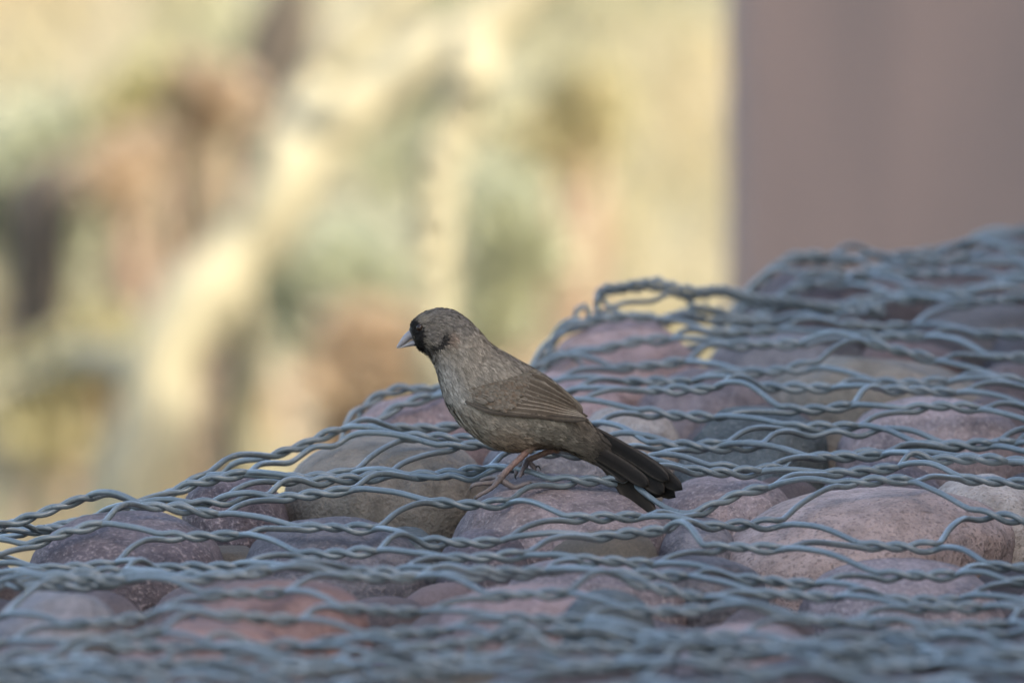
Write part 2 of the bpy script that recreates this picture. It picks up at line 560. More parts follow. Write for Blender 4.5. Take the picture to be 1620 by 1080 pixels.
for i, (px, py, w, y, hy, hz, roll, mt, sq, ang, lab) in enumerate(EXPL):
    top = unp(px, py, y)
    sc_ = (DIST + y * YS) / DIST / PXM
    hx = w * sc_ / 2
    c = top - np.array([0, 0, hz * .97])
    v = stone_verts(ICO4[0], (hx, hy * 1.25, hz), 100 + i, sq, .07, ang)
    v = rotz(v, R(rng.uniform(-6, 6)), R(rng.uniform(-4, 8)), R(roll))
    o = mesh_obj('river_stone', v + c, ICO4[1], ST[mt], loc=c)
    tag(o, lab, 'stone', 'stones packed under the wire mesh')
    stones.append((v + c, ICO4[1]))
    footprints.append((c[0], c[1], hx * .92, hy * 1.15))

SHORT = ['bird\'s perch stone', 'small round brown-grey stone', 'dark purple speckled stone', 'striated slate stone', 'smooth olive-tan stone', 'dark mauve crest stone',
         'pink-mauve crest stone', 'long granite stone', 'broad mauve-grey stone', 'dark green angular stone', 'brownish mauve stone', 'wide tan-pink stone',
         'stone under the knotted wire', 'dark purple crest stone', 'brick-red stone', 'flat red-brown stone', 'orange-pink flat stone', 'dull pink front stone', 'pale grey front stone',
         'stained cream stone', 'small blue-grey wedged stone', 'flat mauve slab', 'small green-grey stone', 'small dark green stone', 'dusty pink stone', 'mauve stone up the slope',
         'rusty grey stone', 'bluish slate stone', 'pale stone behind the granite', 'dark shadowed stone', 'grey-pink stone', 'mauve stone by the tail tip']
# fill stones: shared meshes, many sizes
KIND = [('mauve', 'mauve'),
        ('grey', 'grey'),
        ('rose', 'dusky pink'),
        ('slate', 'blue-grey'),
        ('purple', 'dark purple'),
        ('tan', 'tan')]
PROTO = {}
for k, (mt, lab) in enumerate(KIND):
    for j in range(3):
        v = stone_verts(ICO3[0], (1, 1, 1), 900 + k * 7 + j, random.uniform(2.2, 2.6), .12, random.choice([0, 0, .5]))
        me = bpy.data.meshes.new('river_stone')
        me.from_pydata(v.tolist(), [], ICO3[1])
        me.polygons.foreach_set('use_smooth', [True] * len(me.polygons))
        me.materials.append(ST[mt])
        PROTO[(k, j)] = (me, v)
tries = 0
for r0, n_try in ((.070, 2500), (.050, 4000), (.034, 5000)):
    for _ in range(n_try):
        x = rng.uniform(-.62, .72); y = rng.uniform(-1.25, 1.5)
        ye = float(np.interp(x, EX, EY))
        if y > ye + .12: continue
        rx = r0 * rng.uniform(.9, 1.3); ry = r0 * rng.uniform(.75, 1.0)
        ok = True
        for (fx, fy, frx, fry) in footprints:
            if ((x - fx) / (rx * .85 + frx)) ** 2 + ((y - fy) / (ry * .85 + fry)) ** 2 < 1: ok = False; break
        if not ok: continue
        k = int(rng.choice(6, p=[.26, .2, .16, .14, .14, .1])); j = int(rng.integers(3))
        me, pv = PROTO[(k, j)]
        hz = r0 * rng.uniform(.5, .75)
        top = float(bank(x, y)) + rng.uniform(-.022, .0)
        dx = float(bank(x + .03, y) - bank(x - .03, y)) / .06
        dy = float(bank(x, y + .03) - bank(x, y - .03)) / .06
        c = np.array([x, y, top - hz * .95])
        o = bpy.data.objects.new('river_stone', me)
        COL.objects.link(o)
        o.location = c
        o.scale = (rx, ry, hz)
        o.rotation_euler = (math.atan(dy) * .8 + rng.normal() * .08, -math.atan(dx) * .8 + rng.normal() * .08, rng.uniform(-.5, .5))
        near = int(np.argmin([(x - q[0]) ** 2 + (y - q[1]) ** 2 for q in footprints[:len(EXPL)]]))
        tag(o, '%s %s river stone under the mesh near the %s' % ({.070: 'large', .050: 'medium-sized', .034: 'small'}[r0], KIND[k][1], SHORT[near]), 'stone', 'stones packed under the wire mesh')
        from mathutils import Matrix
        Mw = np.array(Matrix.LocRotScale(o.location, o.rotation_euler, o.scale))
        stones.append((pv @ Mw[:3, :3].T + Mw[:3, 3], ICO3[1]))
        footprints.append((x, y, rx, ry))

# ------------------------------------------------------------------ drape of the mesh over the stones
av, af = merge(stones)
bvh = BVHTree.FromPolygons(av.tolist(), af)
HX = np.arange(-.75, .85, .006); HY = np.arange(-1.4, 1.85, .006)
hx_, hy_ = np.meshgrid(HX, HY)
Hgt = bank(hx_, hy_) - .045
for j in range(len(HY)):
    for i in range(len(HX)):
        hit = bvh.ray_cast(Vector((HX[i], HY[j], 1.0)), Vector((0, 0, -1)))
        if hit[0] is not None and hit[0].z > Hgt[j, i]:
            Hgt[j, i] = hit[0].z


def blur4(D):
    E = np.pad(D, 1, mode='edge')
    return .25 * (E[:-2, 1:-1] + E[2:, 1:-1] + E[1:-1, :-2] + E[1:-1, 2:])


beyond = np.maximum(0, hy_ - np.interp(hx_, EX, EY) - .10)
cap_ = np.where(beyond > 0, bank(hx_, hy_) + .03, 9.0)
def pool(G, f):
    h, w = (G.shape[0] // 2) * 2, (G.shape[1] // 2) * 2
    return f(f(G[:h:2, :w:2], G[1:h:2, :w:2]), f(G[:h:2, 1:w:2], G[1:h:2, 1:w:2]))
Hc, Cc = pool(Hgt, np.maximum), pool(cap_, np.maximum)
Dc = Hc.copy()
for _ in range(520):
    Dc = np.maximum(Hc, np.minimum(blur4(Dc) - 3e-5, Cc))
iy = np.clip((np.arange(Hgt.shape[0]) - .5) / 2, 0, Dc.shape[0] - 1.001); ix = np.clip((np.arange(Hgt.shape[1]) - .5) / 2, 0, Dc.shape[1] - 1.001)
jy, jx = iy.astype(int), ix.astype(int); fy_, fx_ = (iy - jy)[:, None], (ix - jx)[None, :]
Up = (Dc[jy][:, jx] * (1 - fy_) * (1 - fx_) + Dc[jy + 1][:, jx] * fy_ * (1 - fx_) + Dc[jy][:, jx + 1] * (1 - fy_) * fx_ + Dc[jy + 1][:, jx + 1] * fy_ * fx_)
Drape = np.maximum(Up, Hgt)
Soft = Drape.copy()
for _ in range(4): Soft = blur4(Soft)
Drape = np.maximum(Soft, Hgt)


def sample(G, x, y):
    fx = np.clip((x - HX[0]) / .006, 0, len(HX) - 1.001); fy = np.clip((y - HY[0]) / .006, 0, len(HY) - 1.001)
    i = fx.astype(int); j = fy.astype(int); a = fx - i; b = fy - j
    return (G[j, i] * (1 - a) * (1 - b) + G[j, i + 1] * a * (1 - b) + G[j + 1, i] * (1 - a) * b + G[j + 1, i + 1] * a * b)


# ------------------------------------------------------------------ hexagonal double-twist wire mesh
WR = .0021
def hexmesh(label, anchor, theta, P, w, k0, k1, j0, j1, seed, lift, keep):
    root = tag(empty('wire_mesh', (anchor[0], anchor[1], float(bank(*anchor)))), label, 'wire mesh', 'wire mesh sheets over the bank')
    r = np.random.default_rng(seed)
    jit = {}
    def site(row, j):
        if (row, j) not in jit:
            jit[(row, j)] = (r.normal() * .006, r.normal() * .009, abs(r.normal()) * lift)
        a, b, l = jit[(row, j)]
        return j * P + a, (row + .5) * w + b, l
    Lt = .050
    ct, st = math.cos(theta), math.sin(theta)
    for k in range(k0, k1 + 1):
        U, Vv, PH, LF, SG = [], [], [], [], []
        for j in range(j0, j1):
            up = (j + k) % 2 == 0
            u0, v0, l0 = site(k if up else k - 1, j)
            up2 = not up
            u1, v1, l1 = site(k if up2 else k - 1, j + 1)
            t = np.linspace(0, 1, 15, endpoint=False)             # the twist
            U.append(u0 - Lt / 2 + t * Lt); Vv.append(np.full_like(t, v0)); LF.append(np.full_like(t, l0))
            PH.append((math.pi if up else 0) + t * 3 * math.pi)
            t = np.linspace(0, 1, 9, endpoint=False)              # the diagonal
            s = t * t * (3 - 2 * t)
            s = .2 * s + .8 * t
            bow = np.sin(t * math.pi) * r.normal() * .003
            U.append(u0 + Lt / 2 + t * (u1 - u0 - Lt)); Vv.append(v0 + s * (v1 - v0) + bow); LF.append(l0 + s * (l1 - l0) + np.sin(t * math.pi) * abs(r.normal()) * lift)
            pa = (math.pi if up else 0); pb = (math.pi if up2 else 0)
            PH.append(pa + 3 * math.pi + np.minimum(1, t / .3) * math.pi + s * (pb - pa))
        U = np.concatenate(U); Vv = np.concatenate(Vv); PH = np.concatenate(PH); LF = np.concatenate(LF)
        vv = Vv + WR * 1.08 * np.cos(PH); zz = WR * 1.08 * np.sin(PH)
        vv = vv + .016 * np.sin(U * 7.1 + vv * 5.3 + seed) + .011 * np.sin(U * 15.7 - vv * 9.1 + 2 * seed)
        X = anchor[0] + U * ct - vv * st
        Y = anchor[1] + U * st + vv * ct
        Z = sample(Drape, X, Y)
        for _ in range(5):                                        # wire is stiff: smooth but never sink into stone
            Zs = Z.copy(); Zs[2:-2] = (Z[:-4] + Z[1:-3] + Z[2:-2] + Z[3:-1] + Z[4:]) / 5
            Z = np.maximum(Zs, sample(Hgt, X, Y))
        Z = Z + WR * 2.0 + zz + LF + .0022 * (1 + np.sin(X * 23 + Y * 31 + seed))
        press = .010 * np.exp(-(((X + .012) / .045) ** 2 + ((Y + .045) / .05) ** 2))      # the bird's weight
        Z = np.maximum(Z - press, sample(Hgt, X, Y) + WR + np.minimum(zz, 0) * .5)
        press = .014 * np.exp(-(((X - .112) / .03) ** 2 + ((Y + .055) / .035) ** 2))      # under the tail tip
        Z = np.maximum(Z - press, sample(Hgt, X, Y) + WR + np.minimum(zz, 0) * .5)
        kink = r.normal(size=(3, len(X)))                                                  # hand-bent irregularity
        kk = np.ones(7) / 7
        kink = np.stack([np.convolve(np.convolve(q_, kk, 'same'), kk, 'same') for q_ in kink])
        XYZ = np.stack([X, Y + kink[1] * .0028, Z + np.abs(kink[2]) * .0028], -1)
        XYZ[1:-1] = XYZ[1:-1] * .6 + .2 * (XYZ[:-2] + XYZ[2:])
        m = keep(X, Y)
        idx = np.where(m)[0]
        if len(idx) < 12: continue
        for seg in np.split(idx, np.where(np.diff(idx) > 1)[0] + 1):
            if len(seg) < 12: continue
            v, f = tube(XYZ[seg], WR, 8)
            mesh_obj('wire', v, f, wire_m, parent=root)
    return root


def keep_main(x, y):
    return (x > -.7) & (x < .8) & (y > -1.35) & (y < np.interp(x, EX, EY) + .34)


anch = unp(733, 838, -.055)
mesh_a = hexmesh('main sheet of grey-green twisted wire mesh stretched over all the stones', (anch[0], anch[1]), R(5), .092, .050, -27, 35, -9, 10, 5, .0024, keep_main)


def keep_b(x, y):
    return (x > -.7) & (x < .8) & (y < np.interp(x, EX, EY) + .3)


mesh_b = hexmesh('narrow strip of wire mesh lapped over the main sheet beside the bird', (anch[0] + .031, anch[1] + .013), R(9), .091, .044, 3, 5, -9, 10, 11, .003, keep_b)
mesh_c = hexmesh('narrow strip of wire mesh lapped over the sheet along the upper crest', (anch[0] + .02, anch[1] + .01), R(7), .090, .043, 21, 25, -9, 10, 12, .004, keep_b)
mesh_d = hexmesh('narrow strip of wire mesh lapped over the sheet in the blurred front', (anch[0] + .05, anch[1] + .015), R(3), .092, .043, -20, -16, -9, 10, 13, .004, keep_b)

# bent, knotted end of the mesh that stands up at the edge
def px_curve(pts, n):
    return crom([unp(*p) for p in pts], n)


def bundle(pts, n, strands, pitch, rr, seed):
    c = px_curve(pts, n)
    L = np.concatenate([[0], np.cumsum(np.linalg.norm(np.diff(c, axis=0), axis=1))])
    r = np.random.default_rng(seed)
    for s in range(strands):
        ph = s * 2 * math.pi / strands + L / pitch * 2 * math.pi
        wob = rr * (1 + .35 * np.sin(L * 70 + s))
        p = c + np.stack([np.zeros(n), wob * np.cos(ph), wob * np.sin(ph)], -1)
        v, f = tube(p, WR, 8)
        mesh_obj('selvedge_wire', v, f, wire_m, parent=mesh_a)


bundle([(958, 520, .44), (944, 490, .435), (950, 464, .44), (985, 456, .45), (1030, 449, .455), (1085, 463, .46), (1140, 460, .47), (1190, 474, .48), (1290, 484, .50), (1400, 492, .5)], 220, 3, .034, .0034, 1)
bundle([(928, 548, .43), (938, 512, .43), (965, 503, .44), (1010, 500, .445), (1060, 506, .45), (1105, 488, .46), (1150, 498, .47), (1230, 512, .48)], 170, 2, .026, .0026, 2)
for pts in ([(838, 590, .37), (846, 570, .375), (862, 546, .385), (890, 528, .40), (925, 518, .42), (965, 517, .44)],
            [(846, 575, .378), (862, 562, .385), (890, 558, .39), (915, 570, .39), (925, 585, .385)],
            [(910, 504, .43), (914, 490, .43), (926, 485, .43), (932, 500, .43), (928, 524, .43), (924, 550, .43)],
            [(940, 500, .44), (985, 480, .44), (1030, 476, .45), (1060, 462, .455)],
            [(952, 462, .45), (958, 480, .44), (985, 500, .44), (1000, 515, .44)],
            [(1085, 470, .46), (1095, 485, .46), (1080, 500, .45)]):
    v, f = tube(px_curve(pts, 60), WR, 8)
    mesh_obj('selvedge_wire', v, f, wire_m, parent=mesh_a)

# ------------------------------------------------------------------ the bird (in profile, in the plane y = BY0)
BY0 = -0.02
def bp(px, py, dy=0.0):
    p = unp(px, py, BY0 / YS)
    return np.array([p[0], BY0 + dy, p[2]])


bird = tag(empty('bird', bp(800, 765)), 'brown long-tailed bird with black face and pale conical beak perched on wire', 'bird')

SEC = [((647, 521), (658, 547), 4.2), ((650, 514), (661, 550), 7.0), ((655, 506.5), (665, 552.5), 9.6), ((668, 496.5), (674, 557.5), 12.0),
       ((685, 490), (682, 566), 13.4), ((703, 488.8), (688.5, 577), 13.8), ((721, 493.5), (693, 591), 14.2), ((739, 506), (697, 606), 15.5),
       ((757, 524), (703, 625), 19), ((777, 545.5), (712, 643), 23), ((803, 561.5), (727, 664), 28), ((831, 577), (749, 684), 31),
       ((859, 593), (777, 702), 31.5), ((884, 614), (808, 710), 29), ((904, 637), (840, 708), 24), ((923, 659), (868, 706), 18),
       ((944, 680), (897, 711), 12.5), ((968, 697), (930, 726), 7)]
S = np.array([[t[0], t[1], b[0], b[1], h] for t, b, h in SEC])
NS, NA = 110, 56
SI = crom(S, NS)
ang = np.linspace(0, 2 * math.pi, NA, endpoint=False)
BV = np.zeros((NS, NA, 3)); BPX = np.zeros((NS, NA, 2))
for i in range(NS):
    tx, ty, bx_, by_, h = SI[i]
    cx, cy = (tx + bx_) / 2, (ty + by_) / 2
    hx, hy = (tx - bx_) / 2, (ty - by_) / 2
    for k, a in enumerate(ang):
        ca, sa = math.cos(a), math.sin(a)
        # slightly egg-shaped: fuller low down
        yy = math.copysign(abs(sa) ** .92, sa) * h / 1000 * (1 - .06 * ca)
        BPX[i, k] = (cx + hx * ca, cy + hy * ca)
        BV[i, k] = bp(BPX[i, k, 0], BPX[i, k, 1], -yy)


def sst(x, a, b):
    t = np.clip((x - a) / (b - a), 0, 1)
    return t * t * (3 - 2 * t)


def ell(q, cx, cy, rx, ry, rot=0, soft=.35):
    c, s = math.cos(R(rot)), math.sin(R(rot))
    dx, dy = q[..., 0] - cx, q[..., 1] - cy
    u, v = (dx * c + dy * s) / rx, (-dx * s + dy * c) / ry
    return 1 - sst(np.sqrt(u * u + v * v), 1 - soft, 1 + soft)


def plum(q):
    """plumage colour at photograph-space body positions"""
    q = np.asarray(q, float)
    C = np.zeros(q.shape[:-1] + (3,)) + np.array([.190, .158, .118])
    def lay(m, col, amt=1.0):
        nonlocal C
        m = (m * amt)[..., None]
        C = C * (1 - m) + np.array(col) * m
    lay(ell(q, 705, 500, 46, 22, 25), (.135, .118, .098), .8)          # crown and nape
    lay(ell(q, 830, 600, 70, 34, 32), (.168, .140, .104), .7)          # mantle
    lay(ell(q, 705, 615, 26, 60, -18), (.265, .232, .190), .9)        # breast
    lay(ell(q, 760, 672, 60, 28, 38), (.245, .200, .148), .85)          # belly
    lay(ell(q, 800, 694, 38, 20, 15), (.255, .185, .125), .75)          # warm lower belly
    lay(ell(q, 868, 680, 48, 24, 30), (.170, .150, .114), .8)          # flank
    lay(ell(q, 862, 706, 34, 9, 8), (.060, .042, .028), .7)            # vent
    lay(ell(q, 930, 690, 46, 26, 35), (.085, .070, .053), .8)
    lay(ell(q, 962, 712, 34, 26, 35, .5), (.030, .025, .020), .95)        # rump towards tail
    lay(ell(q, 687, 528, 18, 13, 30), (.150, .128, .105), .9)          # cheek
    lay(ell(q, 714, 534, 9, 11, 10, .6), (.20, .130, .090), .55)          # rusty patch behind the cheek
    lay(ell(q, 701, 537, 5.5, 13, 22), (.010, .009, .008), .95)        # dark crescent
    lay(ell(q, 689, 548, 13, 5, -15), (.014, .012, .01), .9)
    lay(ell(q, 676, 556, 10, 6, 38), (.040, .034, .03), .8)            # streaked throat
    lay(ell(q, 659, 524, 11, 19, -20, .25), (.010, .009, .009), .97)   # black mask
    lay(ell(q, 664, 545, 11, 8, 35), (.012, .011, .010), .95)
    lay(ell(q, 676, 510, 12, 3.5, -28), (.03, .026, .022), .6)
    st_ = np.sin(q[..., 0] * .55 + q[..., 1] * .95 + 2.2 * np.sin(q[..., 1] * .21)) * .5 + .5
    lay(ell(q, 692, 530, 24, 18, 25) * st_ ** 2, (.035, .03, .026), .55)                # streaked ear coverts
    lay(ell(q, 686, 562, 16, 9, 40) * (1 - st_) ** 2, (.03, .026, .022), .6)
    return C


BC = plum(BPX)
bparts = [(BV.reshape(-1, 3), [[i * NA + k, i * NA + (k + 1) % NA, (i + 1) * NA + (k + 1) % NA, (i + 1) * NA + k] for i in range(NS - 1) for k in range(NA)]
           + [list(range(NA))[::-1], list(range((NS - 1) * NA, NS * NA))])]
bcols = [BC.reshape(-1, 3)]


def limb(pts, col, sides=8, n=24, rings=True, col2=None):
    P = crom([[*bp(p[0], p[1], p[2]), p[3] * (1.3 if p[3] > 3.65 else 1.12) / PXM] for p in pts], n)
    rad = P[:, 3]
    if rings: rad = rad * (1 + .10 * np.sin(np.arange(n) * 2.1))
    v, f = tube(P[:, :3], rad, sides)
    bparts.append((v, f))
    t = np.repeat(np.linspace(0, 1, n), sides)[:, None]
    c = np.array(col)[None] * (1 - t) + np.array(col2 if col2 is not None else col)[None] * t
    bcols.append(c)


PINK, GREYP, CLAW = (.30, .16, .115), (.145, .118, .106), (.05, .045, .04)
NY = -.013
limb([(846, 676, NY, 20), (842, 694, NY, 14), (838, 706, NY, 7), (834, 713, NY, 4.6)], (.19, .145, .10), col2=(.24, .16, .11))
limb([(836, 708, NY, 4.8), (826, 720, NY, 4.0), (810, 735, NY, 3.7), (797, 748, NY, 4.2), (789, 757, NY, 4.4)], PINK, col2=GREYP)
for pts in ([(792, 754, NY, 4.0), (780, 761, NY - .004, 3.4), (764, 762, NY - .007, 3.2), (750, 764, NY - .008, 2.9), (746, 768, NY - .008, 2.0)],
            [(792, 755, NY, 4.0), (782, 765, NY - .010, 3.4), (772, 772, NY - .016, 3.2), (760, 778, NY - .02, 3.0), (752, 783, NY - .023, 2.5)],
            [(791, 753, NY, 4.0), (781, 754, NY + .008, 3.3), (770, 756, NY + .012, 3.0), (760, 760, NY + .015, 2.6)],
            [(790, 756, NY, 4.2), (802, 763, NY, 3.8), (814, 769, NY, 3.6), (827, 765, NY, 3.2), (838, 762, NY, 2.4)]):
    limb(pts, GREYP, n=18)
for pts in ([(747, 767, NY - .008, 2.0), (744, 771, NY - .008, 1.5), (744, 776, NY - .008, .5)],
            [(753, 782, NY - .023, 2.2), (749, 788, NY - .025, 1.5), (749, 794, NY - .025, .5)],
            [(761, 760, NY + .015, 2.0), (754, 764, NY + .016, 1.4), (752, 769, NY + .016, .5)],
            [(836, 762, NY, 2.2), (843, 763, NY, 1.6), (850, 768, NY, .5)]):
    limb(pts, CLAW, sides=6, n=8, rings=False)
FY = .016
limb([(874, 690, FY, 18), (880, 703, FY, 12), (880, 711, FY, 7), (876, 715, FY, 4.6)], (.17, .13, .09), col2=(.22, .14, .09))
limb([(879, 711, FY, 5), (864, 717, FY, 3.9), (850, 723, FY, 3.7), (838, 728, FY, 4.0), (831, 733, FY, 4.2)], (.28, .17, .13), col2=(.17, .135, .125))
for pts in ([(833, 731, FY, 4.0), (824, 737, FY, 3.6), (818, 744, FY, 3.2), (816, 752, FY, 2.6)],
            [(833, 731, FY, 4.0), (829, 739, FY - .008, 3.5), (825, 747, FY - .012, 3.1), (822, 755, FY - .013, 2.5)],
            [(834, 731, FY, 4.0), (832, 740, FY + .008, 3.3), (829, 748, FY + .012, 2.8), (826, 754, FY + .013, 2.3)],
            [(834, 731, FY, 4.0), (840, 735, FY, 3.6), (845, 741, FY, 3.4), (846, 747, FY, 2.6)]):
    limb(pts, (.18, .145, .14), n=16)
for pts in ([(816, 751, FY, 2.0), (815, 756, FY, 1.4), (817, 760, FY, .5)], [(846, 741, FY, 1.8), (852, 739, FY, 1.3), (856, 746, FY, .5)]):
    limb(pts, CLAW, sides=6, n=8, rings=False)
bv_, bf_ = merge(bparts)
body = mesh_obj('body', bv_, bf_, skin_m, parent=bird, cols=np.vstack(bcols))

Lw = np.array([(736, 632), (771, 645), (810, 650), (848, 653), (887, 659), (931, 661)], float)
Uw = np.array([(842, 590), (858, 598), (874, 609), (890, 622), (908, 638), (928, 655)], float)

# contour plumage: small overlapping barbs that follow the body
def barbs(n, seed):
    r = np.random.default_rng(seed)
    i = r.integers(3, NS - 2, n * 2); k = r.integers(0, NA, n * 2)
    area = np.linalg.norm(BV[np.minimum(i + 1, NS - 1), k] - BV[i, k], axis=1) * np.linalg.norm(BV[i, (k + 1) % NA] - BV[i, k], axis=1)
    keepm = r.uniform(0, 1, n * 2) < area / np.quantile(area, .9)
    inw = np.zeros(n * 2, bool)
    qx, qy = BPX[i, k, 0], BPX[i, k, 1]
    lo = np.interp(qx, Lw[:, 0], Lw[:, 1]); hi = np.interp(qx, [760, 800, 842, 858, 874, 890, 908, 928], [632, 612, 596, 603, 614, 627, 643, 660])
    inw = (qx > 768) & (qx < 930) & (qy < lo - 1) & (qy > hi) & (np.abs(BV[i, k, 1] - BY0) > .006)
    keepm &= ~inw
    i, k = i[keepm], k[keepm]
    fi, fk = r.uniform(0, 1, len(i))[:, None], r.uniform(0, 1, len(i))[:, None]
    k2 = (k + 1) % NA
    def lerp(A_):
        return (A_[i, k] * (1 - fk) + A_[i, k2] * fk) * (1 - fi) + (A_[i + 1, k] * (1 - fk) + A_[i + 1, k2] * fk) * fi
    p = lerp(BV); q = lerp(BPX)
    flow = BV[np.minimum(i + 2, NS - 1), k] - BV[i, k]; flow /= np.linalg.norm(flow, axis=1)[:, None] + 1e-9
    side = BV[i, k2] - BV[i, k]; side /= np.linalg.norm(side, axis=1)[:, None] + 1e-9
    nrm = np.cross(side, flow); nrm /= np.linalg.norm(nrm, axis=1)[:, None] + 1e-9
    cen = BV[i].mean(1)
    flip = ((p - cen) * nrm).sum(1) < 0
    nrm[flip] *= -1
    # belly hair droops a little downward
    m = len(p)
    s = i / NS
    L = (.0030 + .0058 * sst(s, .25, .6)) * r.uniform(.6, 1.25, m)
    Wd = L * r.uniform(.11, .2, m)
    flow = flow + side * (r.normal(size=m) * .16)[:, None]
    flow /= np.linalg.norm(flow, axis=1)[:, None]
    lift = (.0002 + .0009 * r.uniform(0, 1, m) ** 2) * (1 + .9 * (nrm[:, 2] < -.4))
    a0 = p + nrm * .00005
    m1 = p + flow * (L * .5)[:, None] + nrm * (lift * .9 + .0002)[:, None]
    tip = p + flow * L[:, None] + nrm * lift[:, None]
    sd2 = np.cross(flow, nrm)
    V = np.stack([a0, m1 - sd2 * Wd[:, None], tip, m1 + sd2 * Wd[:, None]], 1).reshape(-1, 3)
    base = np.arange(m)[:, None] * 4
    F = base + np.array([[0, 1, 2, 3]])
    # colour sampled near the root, with streaky variation
    qq = q + r.normal(size=q.shape) * 1.6
    C = plum(qq) * 1.08 * r.uniform(.66, 1.38, m)[:, None]
    mot = np.array([mnoise.noise(Vector((a_ * .11, b_ * .19, 3.0))) for a_, b_ in q])
    C = C * (1 + .45 * mot)[:, None]
    Cv = np.stack([C * .85, C, C * 1.12, C], 1).reshape(-1, 3)
    return V, F, Cv


V, F, Cv = barbs(42000, 3)
pl = mesh_obj('plumage', V, F, feather_m, parent=bird, cols=Cv)
tag(pl, kind='stuff')

# beak
def cone_loft(secs, n=26, na=20, dull=1.0):
    P = crom(np.array([[a[0], a[1], b[0], b[1], h] for a, b, h in secs], float), n)
    V = []
    for tx, ty, bx_, by_, h in P:
        for a in np.linspace(0, 2 * math.pi, na, endpoint=False):
            ca, sa = math.cos(a), math.sin(a)
            V.append(bp((tx + bx_) / 2 + (tx - bx_) / 2 * ca, (ty + by_) / 2 + (ty - by_) / 2 * ca, -sa * max(h, .05) / 1000))
    F = [[i * na + k, i * na + (k + 1) % na, (i + 1) * na + (k + 1) % na, (i + 1) * na + k] for i in range(n - 1) for k in range(na)]
    F += [list(range(na))[::-1], list(range((n - 1) * na, n * na))]
    return np.array(V), F


v, f = cone_loft([((650, 521), (660, 539), 4.4), ((644.5, 524.5), (652, 537), 3.9), ((638, 531), (644, 541.5), 3.0), ((632, 540), (635, 547.5), 1.8), ((627, 549), (628, 551), .35)])
t = np.repeat(np.linspace(0, 1, 26), 20)[:, None]
upb = mesh_obj('upper_beak', v, f, beak_m, parent=bird, cols=np.array([.185, .175, .180]) * (1 - t) + np.array([.29, .275, .27]) * t)
v, f = cone_loft([((660, 537), (662, 547), 4.0), ((652, 537.5), (655.5, 547.2), 3.5), ((643, 542.5), (646, 548.5), 2.5), ((635, 547.5), (636.5, 550), 1.3), ((629, 550), (629.5, 551), .3)])
lob = mesh_obj('lower_beak', v, f, beak_m, parent=bird, cols=np.array([.25, .235, .235]) * (1 - t) + np.array([.32, .305, .295]) * t)

# eyes, set in the black mask on both sides
bod_bvh = BVHTree.FromPolygons(BV.reshape(-1, 3).tolist(), bparts[0][1])
def near_y(px, py, s):
    p = bp(px, py, s * .2)
    h = bod_bvh.ray_cast(Vector(p), Vector((0, -s, 0)))
    return None if h[0] is None else h[0].y - BY0


for s in (-1, 1):
    yy = near_y(664.5, 517.5, s)
    c = bp(664.5, 517.5, yy + s * .0002)
    v, f = ICO3
    mesh_obj('eye', v * np.array([.0025, .0019, .0025]) + c, f, eye_m, parent=bird)

# ---- feathers
def feather(pts, width, s, lift, col, edge, name, parent, tipround=.55, n=26, curve=.35, shaft=None, ramp0=1.0):
    """pts px polyline root->tip with optional own dy; width in px; s = body side"""
    P = []
    last = None
    for p in pts:
        if len(p) == 3:
            yy = p[2]
        else:
            yy = near_y(p[0], p[1], s)
            if yy is None: yy = last if last is not None else s * .012
            else: yy = yy + s * lift * (ramp0 + (1 - ramp0) * (len(P) / (len(pts) - 1)))
        last = yy
        P.append([p[0], p[1], yy])
    P = crom(P, n)
    T = np.gradient(P[:, :2], axis=0); T /= np.linalg.norm(T, axis=1)[:, None]
    Nn = np.stack([-T[:, 1], T[:, 0]], -1)
    t = np.linspace(0, 1, n)
    wprof = np.minimum(1, .35 + t * 3.0) * np.where(t > 1 - tipround * .35, np.sqrt(np.clip(1 - ((t - (1 - tipround * .35)) / (tipround * .35)) ** 2, 0, 1)), 1)
    wprof = np.maximum(wprof, .02)
    V, C = [], []
    us = np.array([-1, -.78, -.66, -.06, .06, .66, .78, 1])
    for i in range(n):
        for u in us:
            o = P[i, :2] + Nn[i] * u * width / 2 * wprof[i]
            V.append(bp(o[0], o[1], P[i, 2] - s * curve * .001 * width / 8 * u * u))
            k = abs(u)
            cc = np.array(col) * (.9 + .2 * random.random())
            if k > .7: cc = np.array(edge) * (.85 + .3 * random.random())
            if k < .1: cc = np.array(shaft if shaft is not None else np.array(col) * .55)
            C.append(cc)
    m = len(us)
    F = [[i * m + k, i * m + k + 1, (i + 1) * m + k + 1, (i + 1) * m + k] for i in range(n - 1) for k in range(m - 1)]
    o = mesh_obj(name, V, F, feather_m, parent=parent, cols=np.array(C))
    sm = o.modifiers.new('thickness', 'SOLIDIFY'); sm.thickness = .00025; sm.offset = 0
    return o


